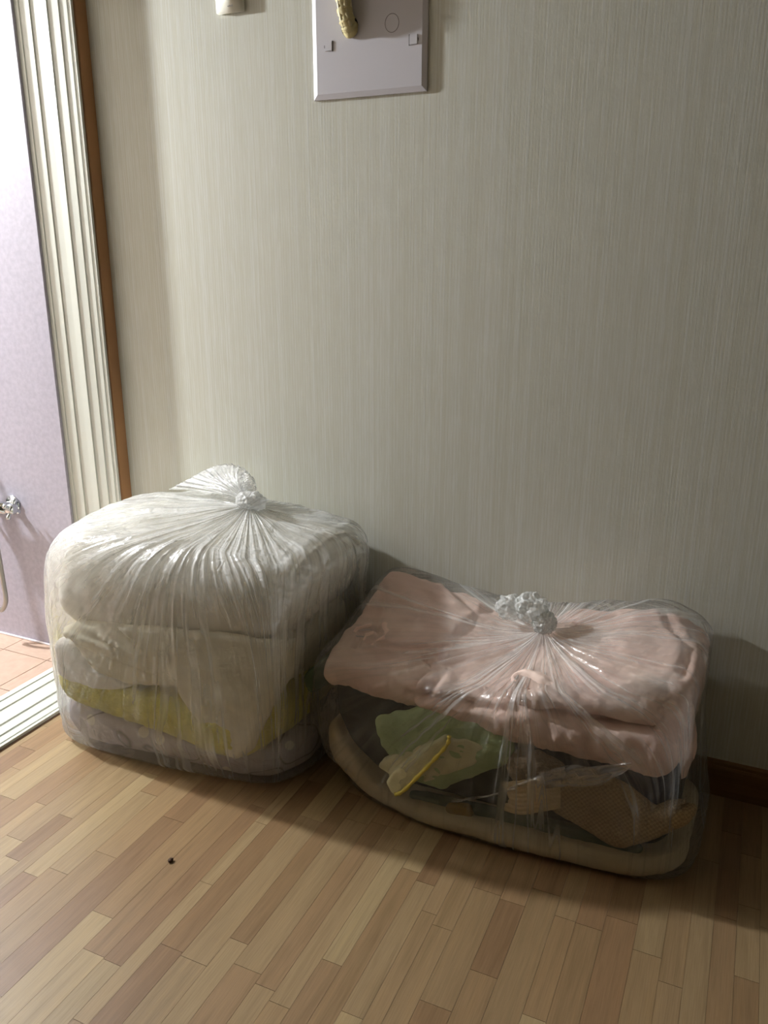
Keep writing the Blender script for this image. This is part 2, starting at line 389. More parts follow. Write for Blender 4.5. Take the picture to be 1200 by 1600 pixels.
# ---- bathroom beyond
M_bath = None
def bath_wall():
    m, nt, b = new_mat('lilac_panel'); L = nt.links; tc = N(nt, 'ShaderNodeTexCoord')
    n = N(nt, 'ShaderNodeTexNoise'); n.inputs['Scale'].default_value = 60; n.inputs['Detail'].default_value = 5; L.new(tc.outputs['Object'], n.inputs['Vector'])
    r = ramp(nt, n.outputs['Fac'], [(.35, lin((164, 160, 173))), (.65, lin((175, 171, 184)))]); L.new(r.outputs[0], b.inputs['Base Color'])
    b.inputs['Roughness'].default_value = .5; return m
M_bath = bath_wall()
BW = 1.915; BF = -.012
struct(link('wall_bathroom_back', box_mesh('wall_bathroom_back', -4.0, BX+.006, BW, BW+.1, -.05, 2.35), M_bath, smooth_=False))
M_bdim = plain('bounce_dimming_beige', (150, 142, 132), .4)  # unseen bathroom walls, colour made darker to cut light bounced through the doorway
struct(link('wall_bathroom_left', box_mesh('wall_bathroom_left', -4.1, -4.0, .3, BW+.1, -.05, 2.35), M_bdim, smooth_=False))
struct(link('wall_bathroom_front', box_mesh('wall_bathroom_front', -4.1, BX+.006, .2, .3, -.05, 2.35), M_bdim, smooth_=False))
struct(link('wall_bathroom_right', mesh('wall_bathroom_right', *merge([
    (lambda b: ([v.co[:] for v in b.vertices], [tuple(p.vertices) for p in b.polygons]))(box_mesh('t', *q)) for q in
    ((BX-.002, BX+.004, .3, DY0, -.05, 2.35), (BX-.002, BX+.004, DY0, BW, DZ, 2.35))])), M_bdim, smooth_=False))
struct(link('ceiling_bathroom', box_mesh('ceiling_bathroom', -4.1, BX+.01, .2, BW+.1, 2.35, 2.43), M_plaster, smooth_=False))
fb = struct(link('floor_bathroom', box_mesh('floor_bathroom', -4.0, BX, .3, BW, -.06, BF-.003), plain('grout', (132, 108, 92), .9), smooth_=False))
M_tile = fabric('terracotta_tile', (178, 154, 138), (168, 144, 128), 30, .03, .45)
tl_me = box_mesh('tile', -.5, .5, -.5, .5, -.5, .5, .012, 1)
TS = .2055
for i in range(10):
    for j in range(8):
        xa = -2.101 - (i-0)*TS; ya = 1.822 - (j-1)*TS
        xlo, xhi = max(xa-TS, -4.0), (BX if i == 0 else xa)
        if i == 0: xlo, xhi = xa, BX+.0
        else: xlo, xhi = max(xa, -3.6), xa+TS
        yhi = min(ya, BW); ylo = max(ya-TS, .3)
        if xhi-xlo < .01 or yhi-ylo < .01: continue
        o = bpy.data.objects.new('tile', tl_me); COL.objects.link(o); o.parent = fb
        if not tl_me.materials: tl_me.materials.append(M_tile)
        o.scale = (xhi-xlo-.003, yhi-ylo-.003, .006); o.location = ((xlo+xhi)/2, (ylo+yhi)/2, BF-.003+random.uniform(-.0003, .0003))
struct(link('trim_2', box_mesh('trim_2', -4.0, BX-.002, BW-.006, BW, BF, BF+.007, .002), plain('white_sealant', (235, 232, 238), .5), smooth_=False))

# ---- bathroom ceiling lamp: round opal shade
M_chrome = plain('chrome', (205, 210, 212), .12, 1.0)
lampE = tag(empty('ceiling_lamp', (LAMP[0], LAMP[1], 2.35)), 'round white ceiling lamp on a short stem in the bathroom', 'lamp')
V, F = tube([(LAMP[0], LAMP[1], 2.35), (LAMP[0], LAMP[1], 2.335), (LAMP[0], LAMP[1], 2.33), (LAMP[0], LAMP[1], LAMP[2]+.055)], [.06, .06, .012, .012], 20)
child(link('stem', mesh('stem', V, F), M_white), lampE)
me = bpy.data.meshes.new('bulb'); bm = bmesh.new(); bmesh.ops.create_uvsphere(bm, u_segments=24, v_segments=14, radius=.06); bmesh.ops.translate(bm, verts=bm.verts, vec=LAMP); bm.to_mesh(me); bm.free()
mb, nt, b = new_mat('opal_glass'); b.inputs['Emission Color'].default_value = (.93, .965, 1, 1); b.inputs['Emission Strength'].default_value = LAMP_W/(PI*4*PI*.06**2)
b.inputs['Base Color'].default_value = (.9, .9, .9, 1)
child(link('bulb', me, mb), lampE)
# added dim warm fill, out of view, lifting the fronts and shaded wall
rd = bpy.data.lights.new('room_fill', 'AREA'); rd.shape = 'DISK'; rd.size = .5; rd.energy = ROOM_FILL_W; rd.color = (1.0, .80, .52)
ro = bpy.data.objects.new('room_fill', rd); COL.objects.link(ro); ro.location = (-1.1, .2, 2.33)

# ================================================================== TEXTILES
def slab(outline, centre, zb, zt, r, nth=220, nu=40, insets=None):
    """V, F of a padded layer: plan outline, bottom and top height functions, edge rounding r"""
    D = polar(outline, centre); th = np.linspace(-PI, PI, nth, endpoint=False); d = D(th)
    us = np.sin(np.linspace(0, PI/2, nu))**.8
    V, F = [], []
    for side in (1, -1):
        for u in us[::-1] if side == 1 else us[:]:
            x = centre[0]+np.cos(th)*d*u; y = centre[1]+np.sin(th)*d*u
            e = (1-u)*d; wgt = np.sqrt(np.clip(1-(1-np.clip(e/r, 0, 1))**2, 0, 1))
            a, b_ = zb(x, y), zt(x, y); z = (a+b_)/2 + side*wgt*(b_-a)/2
            V += list(zip(x, y, z))
    # order: top rings from outer to centre, then bottom rings from centre to outer
    V = np.array(V).reshape(2*nu, nth, 3); V = np.concatenate([V[:nu][::-1], V[nu:][::-1]]); rings = 2*nu
    for i in range(rings-1):
        for k in range(nth):
            F.append((i*nth+k, i*nth+(k+1) % nth, (i+1)*nth+(k+1) % nth, (i+1)*nth+k))
    return V.reshape(-1, 3), F
def panel(poly, centre, frame, T, r, nth=160, nu=22, back=None):
    """thick sheet standing in a frame: poly in (a, b); frame(a, b) -> point and the sheet swells T to both sides along y"""
    D = polar(poly, centre); th = np.linspace(-PI, PI, nth, endpoint=False); d = D(th); us = np.sin(np.linspace(0, PI/2, nu))
    rings = []
    for side in (1, -1):
        rr = []
        for u in us:
            a = centre[0]+np.cos(th)*d*u; b_ = centre[1]+np.sin(th)*d*u
            e = (1-u)*d; wgt = np.sqrt(np.clip(1-(1-np.clip(e/r, 0, 1))**2, 0, 1))
            P = frame(a, b_); P = np.stack(P, 1); P[:, 1] -= side*wgt*T; rr.append(P)
        rings += rr if side == 1 else rr[::-1]
    V = np.array(rings).reshape(-1, 3); F = []
    for i in range(2*nu-1):
        for k in range(nth):
            F.append((i*nth+k, i*nth+(k+1) % nth, (i+1)*nth+(k+1) % nth, (i+1)*nth+k))
    return V, F
def fuse(parts, voxel=.006, disp=None, smooth_it=0):
    """one continuous skin over overlapping bodies, then moved along its normals by disp(P, n)"""
    V, F = merge(parts); me = mesh('tmp', V, F); bm = bmesh.new(); bm.from_mesh(me)
    bmesh.ops.remove_doubles(bm, verts=bm.verts, dist=1e-6); bmesh.ops.recalc_face_normals(bm, faces=bm.faces); bm.to_mesh(me); bm.free()
    o = bpy.data.objects.new('tmp', me); COL.objects.link(o)
    md = o.modifiers.new('r', 'REMESH'); md.mode = 'VOXEL'; md.voxel_size = voxel
    if smooth_it: ms = o.modifiers.new('s', 'SMOOTH'); ms.iterations = smooth_it; ms.factor = .5
    dg = bpy.context.evaluated_depsgraph_get(); out = bpy.data.meshes.new_from_object(o.evaluated_get(dg))
    bpy.data.objects.remove(o); bpy.data.meshes.remove(me)
    if disp:
        n = len(out.vertices); P = np.empty(n*3); out.vertices.foreach_get('co', P); P = P.reshape(-1, 3)
        Nn = np.array([v.normal[:] for v in out.vertices])
        P2 = P + Nn*disp(P, Nn)[:, None]; out.vertices.foreach_set('co', P2.ravel()); out.update()
    return out
def const(v): return lambda x, y: np.full(np.shape(x), float(v))

# ------------------------------------------------------------------ FILM
def make_film(knot, outlines, H, mat, name, parent, corner=.07, bot_r=.05, amp=.006, Kf=11, neck=.05, neck_r=.10, nth=640, rows=170, bulge=None, seed=0.0, z_in=.0025, densf=None, fan_y=.5):
    """closed sack skin: pleats run from the knot over the top and down the sides. outlines: [(z, polygon)]"""
    kx, ky = knot[0], knot[1]; th = np.linspace(-PI/2+.3, 2*PI-PI/2+.3, nth, endpoint=False)
    thw = (th+PI) % (2*PI)-PI
    zs = [z for z, _ in outlines]; Ds = np.array([polar(p, (kx, ky))(thw) for _, p in outlines])
    k = 9; ker = np.hanning(k+2)[1:-1]; ker /= ker.sum()
    Ds = np.array([np.convolve(np.concatenate([d[-k:], d, d[:k]]), ker, 'same')[k:-k] for d in Ds])
    def Dz(i, z): return np.interp(z, zs, Ds[:, i])
    P = np.zeros((rows, nth, 3)); dist = np.zeros((rows, nth)); Hn = np.zeros((nth, 2)); plan = np.zeros((rows, nth, 2)); down = np.zeros((rows, nth))
    Dm = Ds[len(zs)//2]
    dD = (np.roll(Dm, -1)-np.roll(Dm, 1))/(2*(th[1]-th[0]))
    nx = np.cos(th)*Dm + np.sin(th)*dD; ny = np.sin(th)*Dm - np.cos(th)*dD; q = np.hypot(nx, ny); nx /= q; ny /= q
    for i in range(nth):
        c, s = math.cos(th[i]), math.sin(th[i]); Dt = Dz(i, zs[-1])
        pts = []
        xe_, ye_ = kx+c*(Dt-corner), ky+s*(Dt-corner)
        for f in np.linspace(0, 1, 40):
            rr = f*(Dt-corner*.9); x_, y_ = kx+c*rr, ky+s*rr; z = float(H(x_, y_)) + neck*math.exp(-(rr/neck_r)*1.6)
            pts.append((rr, z, 0))
        ze = pts[-1][1]
        R0 = Dt-corner*.9
        for a in np.linspace(0, PI/2, 9)[1:]:
            z = ze - corner*(1-math.cos(a)); D1 = Dz(i, z); rr = R0 + (D1-R0)*math.sin(a); pts.append((rr, z, 1))
        zt = pts[-1][1]
        for z in np.linspace(zt, bot_r, 14)[1:]: pts.append((Dz(i, z), z, 1))
        Db = Dz(i, bot_r)
        for a in np.linspace(0, PI/2, 8)[1:]:
            pts.append((Db-bot_r*(1-math.cos(a))*.9, bot_r-(bot_r-z_in)*math.sin(a), 1))
        pts.append((Db*.55, z_in, 1))
        A = np.array(pts); ds = np.concatenate([[0], np.cumsum(np.hypot(np.diff(A[:, 0]), np.diff(A[:, 1])))])
        t = np.linspace(0, ds[-1], rows); rr = np.interp(t, ds, A[:, 0]); zz = np.interp(t, ds, A[:, 1])
        P[:, i, 0] = kx+c*rr; P[:, i, 1] = ky+s*rr; P[:, i, 2] = zz
        edge = ds[40]; plan[:, i, 0] = c*np.minimum(rr, R0+corner*.3); plan[:, i, 1] = s*np.minimum(rr, R0+corner*.3); down[:, i] = np.clip(t-edge, 0, None)
    fx = plan[:, :, 0] + down*nx[None]; fy = plan[:, :, 1] + down*ny[None]
    fy_ = plan[:, :, 1]*fan_y + down*ny[None]; ang = np.arctan2(fy_, fx); rad = np.hypot(fx, fy)
    # normals of the smooth shape
    du = np.roll(P, -1, 1)-np.roll(P, 1, 1); dv = np.gradient(P, axis=0); nrm = np.cross(dv, du); nrm /= (np.linalg.norm(nrm, axis=2)[:, :, None]+1e-9)
    if nrm[rows//2, :, :2].reshape(-1, 2) @ np.zeros(2) is None: pass
    out = (nrm[rows//2, :, 0]*np.cos(th)+nrm[rows//2, :, 1]*np.sin(th)).mean()
    if out < 0: nrm = -nrm
    ca, sa = np.cos(ang).ravel(), np.sin(ang).ravel(); rv = rad.ravel()
    f1_ = np.stack([ca*Kf+seed, sa*Kf+seed, rv*1.6], 1); f2_ = np.stack([ca*Kf*2.1+3+seed, sa*Kf*2.1, rv*2.4], 1)
    r1 = ridge(f1_, 2).reshape(rows, nth); r2 = ridge(f2_, 2).reshape(rows, nth)
    patch = smooth(-.25, .3, fbm(P.reshape(-1, 3)*4.2+seed, 2)).reshape(rows, nth)
    env = (.25+.75*smooth(.0, .22, rad))*smooth(0, .05, rad)*(.45+.55*np.exp(-(np.clip(rad-.28, 0, None)/.22)**2))
    hgt = (np.clip(r1, -.1, 1)**2*1.1*(.4+.6*patch) + np.clip(r2, -.2, 1)*.2*patch)*amp*env
    lump = fbm(P.reshape(-1, 3)*7+seed+5, 3).reshape(rows, nth)*amp*.9
    bot = smooth(.02, .07, P[:, :, 2]); hgt = hgt*(.15+.85*bot) + lump*bot
    if bulge is not None: hgt = hgt + bulge(P.reshape(-1, 3), nrm.reshape(-1, 3)).reshape(rows, nth)
    Q = P + nrm*hgt[:, :, None]
    Q[:, :, 2] = np.maximum(Q[:, :, 2], .0015)
    Q[:, :, 1] = np.minimum(Q[:, :, 1], WY-.014)
    V = Q.reshape(-1, 3)
    me = bpy.data.meshes.new(name); idx = np.arange(rows*nth).reshape(rows, nth)
    a = idx[:-1]; b_ = np.roll(idx, -1, 1)[:-1]; c_ = np.roll(idx, -1, 1)[1:]; d_ = idx[1:]
    faces = np.stack([a, d_, c_, b_], -1).reshape(-1, 4)
    me.vertices.add(len(V)); me.vertices.foreach_set('co', V.astype(np.float32).ravel())
    me.loops.add(faces.size); me.loops.foreach_set('vertex_index', faces.ravel().astype(np.int32))
    me.polygons.add(len(faces)); me.polygons.foreach_set('loop_start', np.arange(0, faces.size, 4, dtype=np.int32))
    me.polygons.foreach_set('loop_total', np.full(len(faces), 4, dtype=np.int32)); me.update(calc_edges=True)
    at_ = me.attributes.new('fan', 'FLOAT_VECTOR', 'POINT'); at_.data.foreach_set('vector', np.stack([ca, sa, rv], 1).astype(np.float32).ravel())
    dn = np.exp(-(rv/.22)**1.5)
    if densf is not None: dn = np.clip(densf(V, rv, dn), 0, 1)
    ad = me.attributes.new('dens', 'FLOAT', 'POINT'); ad.data.foreach_set('value', dn.astype(np.float32))
    return child(link(name, me, mat), parent)
def add_fan(me, knot, dens=.8):
    n = len(me.vertices); P = np.empty(n*3); me.vertices.foreach_get('co', P); P = P.reshape(-1, 3)-np.array(knot)
    a = np.arctan2(P[:, 2], P[:, 0]); r = np.linalg.norm(P, axis=1)
    t = me.attributes.new('fan', 'FLOAT_VECTOR', 'POINT'); t.data.foreach_set('vector', np.stack([np.cos(a), np.sin(a), r], 1).astype(np.float32).ravel())
    t = me.attributes.new('dens', 'FLOAT', 'POINT'); t.data.foreach_set('value', np.full(n, dens, np.float32)); return me
def crumple(c, rad, sq=(1, 1, 1), amp=.35, seed=0, k=2.4, n=48):
    """a scrunched ball of film"""
    V, F = [], []
    for i in range(n+1):
        ph = PI*i/n
        for j in range(2*n):
            t = PI*j/n; V.append((math.sin(ph)*math.cos(t), math.sin(ph)*math.sin(t), math.cos(ph)))
    V = np.array(V); d = 1 + amp*(ridge(V*k+seed, 3)-.45) + amp*.18*ridge(V*k*2.2+seed, 2)
    V = V*d[:, None]*rad*np.array(sq)+np.array(c)
    for i in range(n):
        for j in range(2*n): F.append((i*2*n+j, (i+1)*2*n+j, (i+1)*2*n+(j+1) % (2*n), i*2*n+(j+1) % (2*n)))
    return V, F

# ================================================================== BAG ONE (left): white comforter, cream pillow, yellow blanket, grey quilt
P1 = dict(Y=1.455, m=.10, x0=-1.66)           # front of its contents
def a1(px, py, fwd=0.0): return at(px, py, P1['Y']-fwd, P1['m'], P1['x0'])
def fr1(off=0.0):
    return lambda a, b: (a, P1['Y']+P1['m']*(a-P1['x0'])-off + .035*np.clip((a+1.04)/.08, 0, 2)**2, b)
def front1(x): return P1['Y']+P1['m']*(x-P1['x0'])
# grey dotted quilt
def dotted():
    m = fabric('grey_dotted_cotton', (176, 170, 177), (162, 157, 165), 40, .2); nt = m.node_tree; L = nt.links
    tc = N(nt, 'ShaderNodeTexCoord'); b = nt.nodes['Principled BSDF']; src = b.inputs['Base Color'].links[0].from_socket
    vo = N(nt, 'ShaderNodeTexVoronoi'); vo.inputs['Scale'].default_value = 17; L.new(tc.outputs['Object'], vo.inputs['Vector'])
    r = ramp(nt, vo.outputs['Distance'], [(.25, (1, 1, 1)), (.29, (0, 0, 0))])
    mx = N(nt, 'ShaderNodeMix', data_type='RGBA'); L.new(r.outputs[0], mx.inputs[0]); L.new(src, mx.inputs[6]); mx.inputs[7].default_value = (*lin((214, 208, 200)), 1)
    # thin darker twigs between the dots
    nz = N(nt, 'ShaderNodeTexNoise'); nz.inputs['Scale'].default_value = 7; nz.inputs['Detail'].default_value = 1; L.new(tc.outputs['Object'], nz.inputs['Vector'])
    r2 = ramp(nt, nz.outputs['Fac'], [(.488, (0, 0, 0)), (.5, (1, 1, 1)), (.512, (0, 0, 0))])
    m2 = N(nt, 'ShaderNodeMix', data_type='RGBA'); L.new(r2.outputs[0], m2.inputs[0]); L.new(mx.outputs[2], m2.inputs[6]); m2.inputs[7].default_value = (*lin((104, 98, 104)), 1)
    L.new(m2.outputs[2], b.inputs['Base Color']); return m
o1 = round_poly([(-1.665, 1.455), (-1.03, 1.51), (-.945, 1.60), (-.945, 1.93), (-1.73, 1.93)], .10, 6)
zt = rbf([(-1.70, 1.46), (-1.3, 1.49), (-1.1, 1.51), (-.97, 1.58), (-.95, 1.9), (-1.7, 1.9), (-1.3, 1.7)], [.155, .105, .075, .125, .15, .17, .14])
me = fuse([slab(o1, (-1.33, 1.70), const(.008), zt, .055)], .008, lambda P, n: fbm(P*9, 3)*.006 + fbm(P*26, 2)*.0025)
tag(link('dotted_quilt', me, dotted()), 'grey quilt with white dots, lowest of the stack in the left clear bag', 'quilt')
# yellow blanket
o2 = round_poly([(-1.655, 1.445), (-1.12, 1.475), (-1.04, 1.50), (-.975, 1.62), (-.965, 1.90), (-1.70, 1.90)], .05, 6)
zb = lambda x, y: zt(x, y) - .012
zy = rbf([(-1.66, 1.46), (-1.4, 1.49), (-1.12, 1.50), (-1.0, 1.58), (-.95, 1.9), (-1.7, 1.9)], [.255, .215, .19, .27, .27, .26])
me = fuse([slab(o2, (-1.33, 1.68), zb, zy, .045)], .007, lambda P, n: fbm(P*8+3, 3)*.006 + fbm(P*60, 2)*.003)
tag(link('yellow_blanket', me, fabric('yellow_plush', (218, 210, 104), (198, 190, 84), 120, .7, 1, sheen=.3)), 'fluffy yellow blanket folded above the grey dotted quilt in the left bag', 'blanket')
# small dark green cloth at the right of the yellow blanket
q = [a1(448, 1078), a1(480, 1050), a1(484, 1095), a1(462, 1112)]
me = fuse([panel(round_poly([(p[0], p[2]) for p in q], .02), tuple(np.mean([(p[0], p[2]) for p in q], 0)), fr1(-.03), .03, .03)], .006, lambda P, n: fbm(P*30, 2)*.004)
tag(link('green_cloth', me, fabric('green_jersey', (96, 112, 88), None, 80, .3)), 'dark green cloth tucked beside the yellow blanket in the left bag', 'cloth')
# cream pillow: body between yellow blanket and comforter, open flap hanging over the front
body = slab(round_poly([(-1.62, 1.505), (-1.0, 1.55), (-.965, 1.63), (-.96, 1.90), (-1.66, 1.90)], .05, 6), (-1.33, 1.69),
            lambda x, y: zy(x, y)-.01, rbf([(-1.65, 1.47), (-1.3, 1.5), (-1.0, 1.55), (-1.0, 1.9), (-1.6, 1.9)], [.35, .37, .40, .42, .38]), .05)
q = [a1(*p) for p in ((96, 984), (130, 968), (240, 976), (380, 990), (452, 1008), (448, 1060), (425, 1110), (398, 1166), (376, 1182), (352, 1166), (300, 1100), (264, 1046), (236, 1012), (150, 1000))]
flap = panel([(p[0], p[2]) for p in q], (-1.18, .27), fr1(.010), .016, .02, nu=26)
q = [a1(*p) for p in ((98, 982), (120, 970), (260, 984), (330, 1010), (330, 1075), (200, 1068), (150, 1050))]
tip = panel([(p[0], p[2]) for p in q], (-1.42, .29), fr1(-.008), .022, .04)
me = fuse([body, flap, tip], .006, lambda P, n: fbm(P*np.array([10, 10, 14])+7, 3)*.006 + ridge(P*np.array([16, 16, 9])+2, 2)*.0025)
tag(link('cream_pillow', me, fabric('cream_cotton', (228, 223, 204), (214, 208, 186), 60, .25)), 'cream cover with a pointed flap hanging over the yellow blanket', 'bedding')
# white quilt edge at far left below the pillow
q = [a1(*p) for p in ((84, 1000), (110, 1000), (150, 1040), (210, 1075), (160, 1082), (110, 1068), (88, 1050))]
me = fuse([panel(round_poly([(p[0], p[2]) for p in q], .02), tuple(np.mean([(p[0], p[2]) for p in q], 0)), fr1(-.015), .03, .03)], .006, lambda P, n: fbm(P*20, 2)*.005)
tag(link('white_cloth', me, fabric('white_cotton', (238, 236, 232), None, 60, .2)), 'small bright white cloth under the cream pointed corner in the left bag', 'cloth')
# white comforter: three folded layers with a padded end
H1 = rbf([(-1.70, 1.48), (-1.5, 1.47), (-1.2, 1.50), (-.98, 1.56), (-.93, 1.9), (-1.25, 1.93), (-1.7, 1.93), (-1.2, 1.7), (-1.5, 1.7), (-1.0, 1.72)],
         [.600, .628, .635, .60, .605, .640, .60, .665, .665, .635])
oc = round_poly([(-1.640, 1.460), (-1.35, 1.462), (-.985, 1.505), (-.94, 1.59), (-.94, 1.935), (-1.72, 1.935)], .06, 7)
zc = rbf([(-1.65, 1.47), (-1.3, 1.5), (-1.0, 1.55), (-1.0, 1.9), (-1.6, 1.9)], [.345, .365, .395, .40, .37])
def dcomf(P, n):
    d = fbm(P*5+1, 3)*.012 + fbm(P*16, 2)*.004
    # piping and gathers along the folded end
    return d - .006*np.exp(-((P[:, 0]+.965-.03*(P[:, 1]-1.6))/.006)**2)*smooth(.3, .4, P[:, 2])
me = fuse([slab(oc, (-1.31, 1.71), zc, lambda x, y: H1(x, y)-.016, .09, 260, 46)], .008, dcomf)
cf = link('white_comforter', me, fabric('white_microfibre', (240, 237, 228), (228, 224, 212), 40, .2))
tag(cf, 'thick white comforter, topmost in the left clear bag', 'comforter')
# its puckered piping along the end
pp = [(-.968, 1.545, .36), (-.966, 1.545, .42), (-.966, 1.550, .50), (-.964, 1.575, .555), (-.962, 1.62, .588), (-.957, 1.70, .606), (-.955, 1.78, .612), (-.948, 1.86, .596), (-.942, 1.905, .55), (-.938, 1.915, .48), (-.935, 1.915, .40)]
cp = catmull(pp, 12, False); V, F = tube(cp, [.007+.0028*math.sin(i*1.9) for i in range(len(cp))], 10)
pi_ = link('piping', mesh('piping', V, F), cf.data.materials[0]); pi_.parent = cf

# the bag itself
K1 = (-1.185, 1.745, .672)
bag1 = tag(empty('plastic_bag', (-1.33, 1.70, 0)), 'large milky clear plastic bag knotted on top, full of white bedding, beside the doorway', 'bag')
out_b = round_poly([(-1.70, 1.462), (-1.55, 1.455), (-1.31, 1.462), (-1.04, 1.512), (-.935, 1.59), (-.93, 1.948), (-1.73, 1.948)], .09, 6)
out_m = round_poly([(-1.672, 1.435), (-1.30, 1.428), (-.970, 1.462), (-.942, 1.56), (-.918, 1.955), (-1.75, 1.955)], .075, 7)
out_t = round_poly([(-1.648, 1.445), (-1.32, 1.436), (-.955, 1.475), (-.915, 1.56), (-.90, 1.955), (-1.73, 1.955)], .09, 7)
def bul1(P, n):   # pushed out a little where the flap is
    return .0*P[:, 0]
M_film1 = film('milky_film', .11, 1.1, k1=7.5, k2=24, bump=.7, gloss=.10, facing=.24, rough=.20)
def dens1(V, r, d):
    top = smooth(.50, .62, V[:, 2]); left = smooth(-1.5, -1.74, V[:, 0])  # film gathers on top; extra milkiness at top and left imitates light there
    rt = smooth(-.95, -1.08, V[:, 0]); return np.maximum(d, .85*top*rt*np.exp(-(np.clip(r-.25, 0, None)/.35)**2)) + .35*left
fb1 = make_film(K1, [(0, out_b), (.12, out_m), (.45, out_m), (.62, out_t)], lambda x, y: H1(x, y)+.004, M_film1, 'film', bag1, corner=.085, bot_r=.045, amp=.010, Kf=9, neck=.022, neck_r=.09, densf=dens1)
# knot and loose ends
V, F = crumple((K1[0]+.004, K1[1]+.000, K1[2]+.018), .032, (1.15, .95, .8), .45, 2.0, 1.25)
M_knot1 = film('gathered_film', .45, .5, k1=3, k2=9, bump=.4, gloss=.12, facing=.1, rough=.12)
child(link('knot', add_fan(mesh('knot', V, F), K1, .5), M_knot1), bag1)
# tail: an open pouch of film leaning left towards the wall
rim = catmull([(-1.52, 1.84, .700), (-1.455, 1.845, .735), (-1.395, 1.85, .768), (-1.335, 1.85, .788), (-1.28, 1.845, .788), (-1.235, 1.83, .765), (-1.205, 1.80, .745)], 14, False)
rim = rim-np.array([0, .01, .036]); kp = np.array([K1[0]-.018, K1[1]+.01, K1[2]+.018]); nr = len(rim); rows_ = 30
for s_, nm in ((0, 'tail'),):
    V = []; W2 = []
    for j in range(rows_+1):
        t = j/rows_
        for i in range(nr):
            p = kp*(1-t)+rim[i]*t; b_ = math.sin(PI*t)*.022; ripple = .006*math.sin(i*1.1)*t + .004*math.sin(i*2.7+1)*t
            V.append(p+np.array([0, -b_-ripple, b_*.2+.01*math.sin(PI*t)])); W2.append(p+np.array([0, b_*1.2+ripple*.8+.012*t, .002]))
    F = []
    for o_ in (0, (rows_+1)*nr):
        for j in range(rows_):
            for i in range(nr-1):
                a = o_+j*nr+i; F.append((a, a+1, a+nr+1, a+nr) if o_ == 0 else (a, a+nr, a+nr+1, a+1))
    V = V+W2
    child(link(nm, add_fan(mesh(nm, V, F), kp, .1), film('loose_film', .26, .55, k1=5, k2=16, bump=.8, gloss=.06, facing=.4)), bag1)

# ================================================================== BAG TWO (right): pink quilt over mesh, blankets and knitwear
P2 = dict(Y=1.56, m=.05, x0=-.6)
def a2(px, py, fwd=0.0): return at(px, py, P2['Y']-fwd, P2['m'], P2['x0'])
def fr2(off=0.0): return lambda a, b: (a, P2['Y']+P2['m']*(a-P2['x0'])-off, b)
def pan2(pts, off, T, r, rnd=.012, c=None, **k):
    q = [a2(*p, fwd=off) for p in pts]; q = [(p[0], p[2]) for p in q]
    pl = round_poly(q, rnd, 4) if rnd else q
    return panel(pl, c or tuple(np.mean(q, 0)), fr2(off), T, r, **k)
# cream mattress pad at the bottom, its left end curling up
pad_o = round_poly([(-.90, 1.60), (-.79, 1.575), (-.627, 1.535), (-.405, 1.530), (-.095, 1.560), (-.01, 1.62), (.0, 1.93), (-.86, 1.93)], .05, 6)
padb = rbf([(-.90, 1.6), (-.80, 1.58), (-.74, 1.56), (-.5, 1.54), (0, 1.6), (0, 1.9), (-.86, 1.93), (-.75, 1.9), (-.5, 1.8)], [.085, .03, .010, .008, .008, .008, .10, .012, .008])
me = fuse([slab(pad_o, (-.44, 1.74), padb, lambda x, y: padb(x, y)+.052+.055*smooth(-.70, -.90, x), .028)], .007, lambda P, n: fbm(P*14, 3)*.004+ridge(P*np.array([26, 26, 5]), 2)*.002)
tag(link('mattress_pad', me, fabric('cream_padding', (205, 190, 158), (188, 172, 140), 60, .25)), 'thin cream mattress pad lying lowest in the right clear bag', 'pad')
# charcoal mesh case
def mesh_mat():
    m = fabric('charcoal_mesh', (42, 45, 43), (34, 37, 35), 60, .2); nt = m.node_tree; L = nt.links; b = nt.nodes['Principled BSDF']
    tc = N(nt, 'ShaderNodeTexCoord'); src = b.inputs['Base Color'].links[0].from_socket
    wv = N(nt, 'ShaderNodeTexWave', wave_type='BANDS', bands_direction='DIAGONAL'); wv.inputs['Scale'].default_value = 60; wv.inputs['Distortion'].default_value = .6
    L.new(tc.outputs['Object'], wv.inputs['Vector'])
    mx = N(nt, 'ShaderNodeMix', data_type='RGBA', blend_type='MULTIPLY'); mx.inputs[0].default_value = .55; L.new(src, mx.inputs[6]); L.new(wv.outputs['Color'], mx.inputs[7])
    L.new(mx.outputs[2], b.inputs['Base Color']); return m
mo = round_poly([(-.88, 1.61), (-.70, 1.595), (-.40, 1.59), (-.06, 1.61), (-.035, 1.66), (-.03, 1.92), (-.85, 1.92)], .05, 6)
mb_ = lambda x, y: padb(x, y)+.045+.055*smooth(-.70, -.90, x)
mt_ = rbf([(-.9, 1.6), (-.6, 1.6), (-.4, 1.6), (0, 1.6), (0, 1.9), (-.4, 1.9), (-.85, 1.92)], [.345, .33, .25, .22, .30, .30, .36])
me = fuse([slab(mo, (-.44, 1.74), mb_, mt_, .05)], .008, lambda P, n: fbm(P*8, 3)*.008)
tag(link('mesh_case', me, mesh_mat()), 'charcoal mesh case between the cream pad and pink quilt', 'case')
# teal-green thin towel at the bottom front
me = fuse([pan2([(640, 1232), (700, 1248), (800, 1268), (900, 1292), (1010, 1322), (1000, 1336), (880, 1312), (760, 1288), (640, 1262)], -.012, .014, .016, c=None)], .005, lambda P, n: fbm(P*18, 3)*.004)
tag(link('green_towel', me, fabric('sage_towel', (92, 104, 84), (76, 86, 68), 120, .4)), 'long dark sage towel lying on the cream pad in the right bag', 'towel')
me = fuse([pan2([(698, 1254), (735, 1256), (742, 1278), (712, 1284), (694, 1270)], .006, .010, .014)], .004, lambda P, n: fbm(P*30, 2)*.003)
tag(link('ochre_cloth', me, fabric('ochre_cotton', (140, 112, 52), None, 80, .3)), 'little ochre cloth showing above the cream pad in the right bag', 'cloth')
